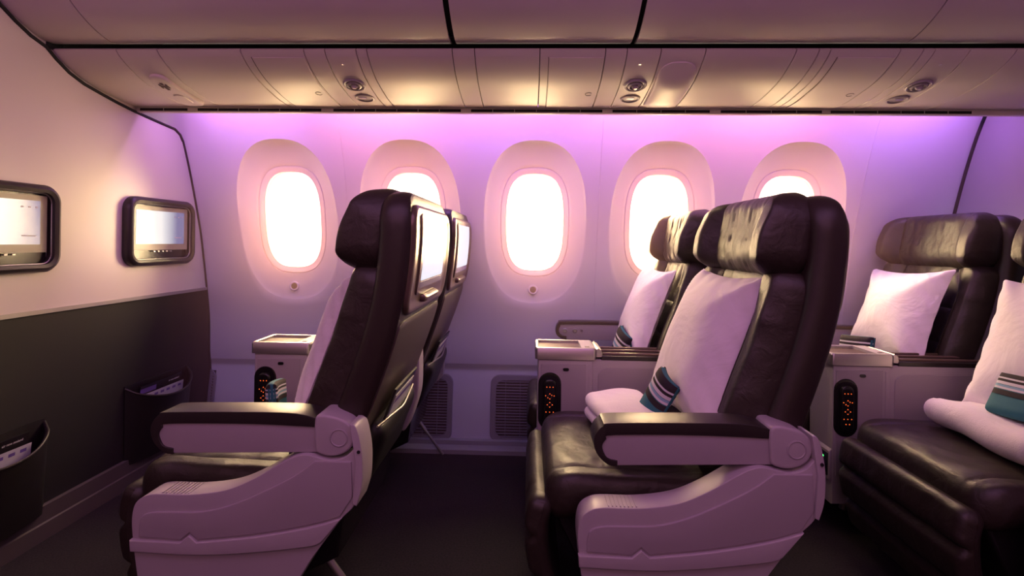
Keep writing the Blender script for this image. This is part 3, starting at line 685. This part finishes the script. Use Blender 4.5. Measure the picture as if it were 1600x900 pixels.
# ------------------------------------------------------------------ consoles between the seats
def console():
    t = thing('center_console', (.13, 1.92, .0), '', 'console', 'consoles between seat pairs')
    MB().prism([(.035, .590), (.232, .590), (.232, .10), (.035, .10)], 1.845, 1.995, .006).obj('post', 'grey', t)
    MB().prism([(.225, .592), (.615, .592), (.60, .40), (.55, .30), (.225, .30)], 1.851, 1.893, .003).obj('side_wall', 'grey', t)
    ins = smooth_poly([(.250, .33, 1), (.250, .515), (.256, .545), (.280, .560), (.32, .562, 1), (.58, .564, 1), (.57, .33, 1)], 4)
    MB().prism(ins, 1.8485, 1.856, .003).obj('inset_panel', 'greyface', t)
    MB().prism([(.215, .572), (.223, .572), (.223, .20), (.215, .20)], 1.8435, 1.85, .001).obj('post_rib', 'grey', t)
    MB().prism(smooth_poly([(.046, .572, 1), (.206, .574, 1), (.206, .20, 1), (.046, .20, 1)]), 1.8425, 1.848, .002).obj('post_panel', 'greyface', t)
    # tray
    R = []
    x0, x1, y0, y1 = .024, .243, 1.838, 2.004
    for ins_, z, r_ in ((0, .592, .012), (0, .628, .012), (.003, .633, .012), (.010, .634, .010), (.0135, .632, .008), (.0145, .622, .008)):
        L_ = []
        a0, a1, b0, b1 = x0+ins_, x1-ins_, y0+ins_, y1-ins_
        for cx_, cy_, s_ in ((a1-r_, b1-r_, 0), (a0+r_, b1-r_, 90), (a0+r_, b0+r_, 180), (a1-r_, b0+r_, 270)):
            for q in range(6): a = math.radians(s_+q*18); L_.append((cx_+r_*math.cos(a), cy_+r_*math.sin(a), z))
        R.append(L_)
    m = MB().grid(R, closed_u=True); m.add(R[-1], [tuple(range(24))]); m.add(R[0], [tuple(range(24))]); tr_ = m.obj('cocktail_tray', 'metal', t)
    MB().box(.036, .190, 1.850, 1.992, .6205, .6235).obj('tray_floor', 'bronze', tr_)
    MB().box(.190, .233, 1.850, 1.992, .620, .6335).obj('tray_lid', 'grey', tr_)
    MB().box(.204, .220, 1.862, 1.874, .6335, .6345).obj('lid_mark', 'ink', tr_)
    MB().prism([(.243, .600), (.244, .628), (.250, .632), (.262, .626), (.266, .606), (.262, .600)], 1.850, 1.990, .002).obj('latch', 'metal', t)
    MB().prism([(.262, .590), (.262, .606), (.57, .606), (.58, .590)], 1.848, 1.992, .003).obj('arm_rest', 'cap', t)
    for y in (1.868, 1.925, 1.972): MB().tube([(.268, y, .609), (.565, y, .609)], .006, 8).obj('arm_rail', 'bronze', t)
    rc = smooth_poly([(.607, .34), (.640, .43), (.652, .49), (.652, .60), (.645, .632), (.620, .636), (.604, .615), (.600, .50), (.585, .36)], 4)
    MB().prism(rc, 1.800, 1.882, .010).obj('rear_cover', 'grey', t)
    # remote bay
    MB().slab(.082, .205, .040, lambda d, a, b_: .003*prof(d, .004), lambda d, a, b_: -.001, 16, 20, lambda a, b_, tt: (.078+a, 1.8425-tt, .442+b_)).obj('remote_bay', 'black', t)
    MB().slab(.022, .011, .0055, lambda d, a, b_: .003, lambda d, a, b_: -.001, 8, 8, lambda a, b_, tt: (.135+a, 1.8425-tt, .556+b_)).obj('headset_socket', 'black', t)
    # power sockets on the forward face
    MB().prism([(.026, .285), (.036, .295), (.036, .175), (.026, .185)], 1.848, 1.992, .003).obj('socket_box', 'grey', t)
    for y in (1.885, 1.955):
        q = MB().box(.023, .027, y-.030, y+.030, .198, .276).obj('power_socket', 'black', t)
        MB().lathe((.023, y-.004, .258), (-1, 0, 0), [(.004, 0), (.003, .002), (.001, .002)], 12).obj('socket_light', 'led_green', q)
    return t
def handset():
    t = thing('remote_control', (.078, 1.838, .36), '', 'remote control', 'seat remote controls')
    MB().slab(.050, .168, .024, lambda d, a, b_: .010*prof(d, .008), lambda d, a, b_: 0, 16, 24, lambda a, b_, tt: (.078+a, 1.8395-tt, .440+b_)).obj('handset', 'black', t)
    m = MB()
    K = [(-.011, .055), (0, .055), (.011, .055), (-.015, .024), (0, .031), (.015, .024), (-.007, .017), (.007, .026), (0, .013), (-.009, -.008), (.009, -.008), (0, .0), (0, -.016), (-.013, -.034), (0, -.034), (.013, -.034), (-.006, -.052), (.006, -.052)]
    for a, b_ in K: m.lathe((.078+a, 1.8296, .440+b_), (0, -1, 0), [(.0017, 0), (.0014, .0012), (.0004, .0012)], 8)
    m.obj('backlit_keys', 'led_orange', t)
    m = MB()
    for a, b_ in ((0, .022), (0, -.008)): m.lathe((.078+a, 1.8296, .440+b_), (0, -1, 0), [(.0075, 0), (.0075, .0006), (.0065, .0006), (.0065, 0)], 20)
    m.obj('key_rings', 'trim', t)
    return t
C2 = console(); C2['label'] = 'grey console with silver tray between the two middle row seats'
dup(C2, (-1.04, 0, 0), 'grey console with silver tray in the front row, near the bulkhead')
dup(C2, (1.04, 0, 0), 'grey console with green socket lights between the two rear row seats')
H2 = handset(); H2['label'] = 'black remote with orange keys docked in the middle row console'
dup(H2, (-1.04, 0, 0), 'black remote with orange keys docked in the front row console')
dup(H2, (1.04, 0, 0), 'black remote with orange keys docked in the rear row console')

# ------------------------------------------------------------------ pillows, blankets, pouches
def pillow(c, W, H, T, lean, turn, tilt, label, seed):
    rnd = random.Random(seed); ph = [rnd.uniform(0, 6) for _ in range(6)]
    ca, sa = math.cos(lean), math.sin(lean); ct, st = math.cos(turn), math.sin(turn); cr, sr = math.cos(tilt), math.sin(tilt)
    def wf(a, b_, tt):
        k = 1-.11*(1-(2*b_/H)**2)*(abs(2*a/W)**3); a2 = a*k; b2 = b_*(1-.10*(1-(2*a/W)**2)*(abs(2*b_/H)**3))
        a2, b2 = a2*cr-b2*sr, a2*sr+b2*cr
        x, z = -tt*ca+b2*sa, tt*sa+b2*ca; y = -a2       # front faces -X
        x, y = x*ct-y*st, x*st+y*ct
        return (c[0]+x, c[1]+y, c[2]+z)
    def f(d, a, b_):
        q = min(d/.20, 1); v = T/2*(1-(1-q)**2.2)**.9
        v += .004*math.sin(a*22+ph[0]+3*b_)*math.sin(b_*17+ph[1])*min(1, d/.05)
        e = math.exp(-d/.04)*(1-math.exp(-d/.006)); v += e*.006*math.sin((a+b_)*80+ph[2])
        return v
    o = MB().slab(W, H, .012, f, lambda d, a, b_: -f(d, a*.9, b_)*.55, 44, 44, wf).obj('pillow', 'pillow', angle=70)
    return put(o, label, 'pillow', 'white pillows')
PIL = dict(W=.42, H=.44, T=.17)
pillow((.525, 1.53, .715), .46, .47, .18, .36, .06, .02, 'large white pillow leaning in the nearest whole seat', 1)
pillow((.49, 2.18, .725), .40, .40, .15, .34, .04, .0, 'white pillow on the middle row window seat, behind the nearer pillow', 2)
pillow((-.565, 1.56, .70), .42, .46, .15, .34, .06, .02, 'white pillow seen edge-on against the front row aisle seat', 3)
pillow((1.04+.47, 2.165, .725), .42, .42, .16, .36, .04, .05, 'white pillow on the rear row window seat, by the partition', 4)
pillow((1.04+.465, 1.53, .70), .43, .46, .16, .36, .05, .03, 'white pillow at the right photo edge above the rolled blanket', 5)

def blanket(c, W, L_, T, turn, layers, label, seed):
    ct, st = math.cos(turn), math.sin(turn)
    m = MB()
    for k in range(layers):
        h = T/layers; z0 = c[2]+h*(k+.5)
        def wf(a, b_, tt, k=k, z0=z0):
            x, y = a*(1-.02*k), b_; lift = .006*math.sin(x*30+k)+.004*math.sin(y*25+k*2)
            return (c[0]+x*ct-y*st, c[1]+x*st+y*ct, z0+tt+lift)
        f = lambda d, a, b_: h*.56*prof(d, h*.6)
        m.slab(W, L_, .03, f, lambda d, a, b_: -f(d, a, b_), 26, 26, wf)
    return put(m.obj('folded_blanket', 'blanket', angle=70), label, 'blanket', 'white folded blankets')
blanket((.299, 1.53, .448), .20, .34, .085, .12, 2, 'small folded white blanket on the nearest whole seat cushion', 1)
blanket((1.04+.37, 1.50, .450), .30, .42, .078, -.10, 1, 'thick folded white blanket on the rear row aisle seat cushion', 2)

def pouch(c, W, H, T, lean, turn, label, tilt=0):
    t = thing('amenity_pouch', c, label, 'pouch', 'teal striped pouches')
    ca, sa = math.cos(lean), math.sin(lean); ct, st = math.cos(turn), math.sin(turn); cr, sr = math.cos(tilt), math.sin(tilt)
    def wf(a, b_, tt):
        bb = b_+H/2; bend = -.25*W*(2*a/W)**2*.25
        a2, b2 = a*cr-(bb-H/2)*sr, a*sr+(bb-H/2)*cr+H/2
        x, z = -tt*ca+b2*sa, tt*sa+b2*ca+bend*0; y = -a2
        x += .012*(2*a/W)**2
        return (c[0]+x*ct-y*st, c[1]+x*st+y*ct, c[2]+z)
    f = lambda d, a, b_: T/2*prof(d, .02)
    MB().slab(W, H, .012, f, lambda d, a, b_: -f(d, a, b_), 16, 20, wf).obj('pouch_body', 'teal', t)
    y = .02
    for (h0, h1, mm) in ((.42, .54, 'stripe_dark'), (.56, .61, 'stripe_white'), (.61, .66, 'stripe_blue'), (.67, .74, 'stripe_white'), (.74, .80, 'stripe_dark'), (.80, .84, 'stripe_white'), (.84, 1.0, 'stripe_dark')):
        g0, g1 = (h0-.5)*H, (h1-.5)*H; m = MB()
        for s_ in (1, -1):
            m.grid([[wf(a, b_, s_*(f(min(W/2-abs(a), H/2-abs(b_)), a, b_)+.0012)) for a in np.linspace(-W/2+.0004, W/2-.0004, 20)] for b_ in np.linspace(g0, min(g1, H/2-.002), 4)])
        m.obj('stripe', mm, t)
    return t
pouch((.345, 1.47, .50), .10, .15, .034, .28, .35, 'striped teal pouch between the small blanket and the large pillow', -.42)
pouch((.355, 2.12, .47), .12, .19, .03, .15, .3, 'striped teal pouch against the middle row window seat pillow', -.35)
pouch((-.80, 1.60, .455), .12, .105, .035, -.1, .2, 'teal pouch below the edge-on pillow in the front row', .1)
pouch((1.04+.245, 2.10, .50), .15, .155, .03, .25, .25, 'striped pouch peeking over the rear console beside the window seat pillow', .1)
pouch((1.04+.315, 1.47, .535), .19, .13, .035, .55, .15, 'striped teal pouch lying on the thick folded blanket', .05)

# seat belts on the cushions
def belt(x, yc, label):
    t = thing('seat_belt', (x+.42, yc, .45), label, 'seat belt', 'lap belts')
    m = MB(); P = [(x+.50, yc-.21, .462), (x+.44, yc-.17, .458), (x+.40, yc-.11, .466), (x+.38, yc-.05, .462)]
    rows = [[(p[0]-.022, p[1], p[2]), (p[0]+.022, p[1], p[2]+.004)] for p in P]; rows2 = [[(a[0], a[1], a[2]-.002) for a in r] for r in rows]
    m.grid(rows); m.grid(rows2); m.grid([[a[0], b_[0]] for a, b_ in zip(rows, rows2)]); m.grid([[a[1], b_[1]] for a, b_ in zip(rows, rows2)]); m.obj('strap', 'belt', t)
    MB().slab(.055, .050, .008, lambda d, a, b_: .010*prof(d, .006), lambda d, a, b_: 0, 10, 10, lambda a, b_, tt: (x+.38+a, yc-.03+b_, .462+tt)).obj('buckle', 'metal', t)
belt(-1.04, 1.51, 'grey lap belt lying on the front row aisle seat cushion')
# magazines in the front-row back pockets
def back_mag(x, yc, label):
    t = thing('magazine', (x+.66, yc, .50), label, 'magazine', 'magazines in the front row seat pockets')
    # leans out of the pocket along the seat back
    def f(a, b_, c): return (x+.664+b_*.38+c, yc+a, .545+b_-c*.38)
    def bx(a0, a1, b0, b1, c0, c1): return MB().add([f(a, b_, c) for a in (a0, a1) for b_ in (b0, b1) for c in (c0, c1)], [(0, 1, 3, 2), (4, 6, 7, 5), (0, 4, 5, 1), (2, 3, 7, 6), (0, 2, 6, 4), (1, 5, 7, 3)])
    bx(-.15, .10, -.12, .065, -.006, 0).obj('cover', 'magazine', t)
    bx(-.13, .08, -.12, .045, 0, .002).obj('card', 'paper', t)
    bx(-.12, .07, .020, .035, .002, .0025).obj('title_block', 'purple_ink', t)
back_mag(-1.04, 1.51, 'magazine in the pocket behind the front row aisle seat')
back_mag(-1.04, 2.175, 'magazine in the pocket behind the front row window seat')

# ------------------------------------------------------------------ thin warm haze added to imitate lens bloom around the windows
hz = bpy.data.materials.new('bloom_haze'); hz.use_nodes = True; nt = hz.node_tree; nt.nodes.clear()
ou = nt.nodes.new('ShaderNodeOutputMaterial'); vs = nt.nodes.new('ShaderNodeVolumeScatter')
vs.inputs['Color'].default_value = (1, .57, .37, 1); vs.inputs['Anisotropy'].default_value = 0
tc = nt.nodes.new('ShaderNodeTexCoord'); sp = nt.nodes.new('ShaderNodeSeparateXYZ'); mr = nt.nodes.new('ShaderNodeMapRange'); mr.interpolation_type = 'SMOOTHSTEP'
mr.inputs['From Min'].default_value = .15; mr.inputs['From Max'].default_value = .95; mr.inputs['To Max'].default_value = 1.15
nt.links.new(tc.outputs['Generated'], sp.inputs[0]); nt.links.new(sp.outputs['Y'], mr.inputs['Value']); nt.links.new(mr.outputs[0], vs.inputs['Density'])
nt.links.new(vs.outputs[0], ou.inputs['Volume']); M['haze'] = hz
put(MB().box(XB+.001, XR-.001, 1.90, 2.58, .02, 1.52).obj('bloom_haze', 'haze', smooth=False), 'thin warm haze added as stand-in for lens bloom around the bright windows', 'haze', kind='stuff')
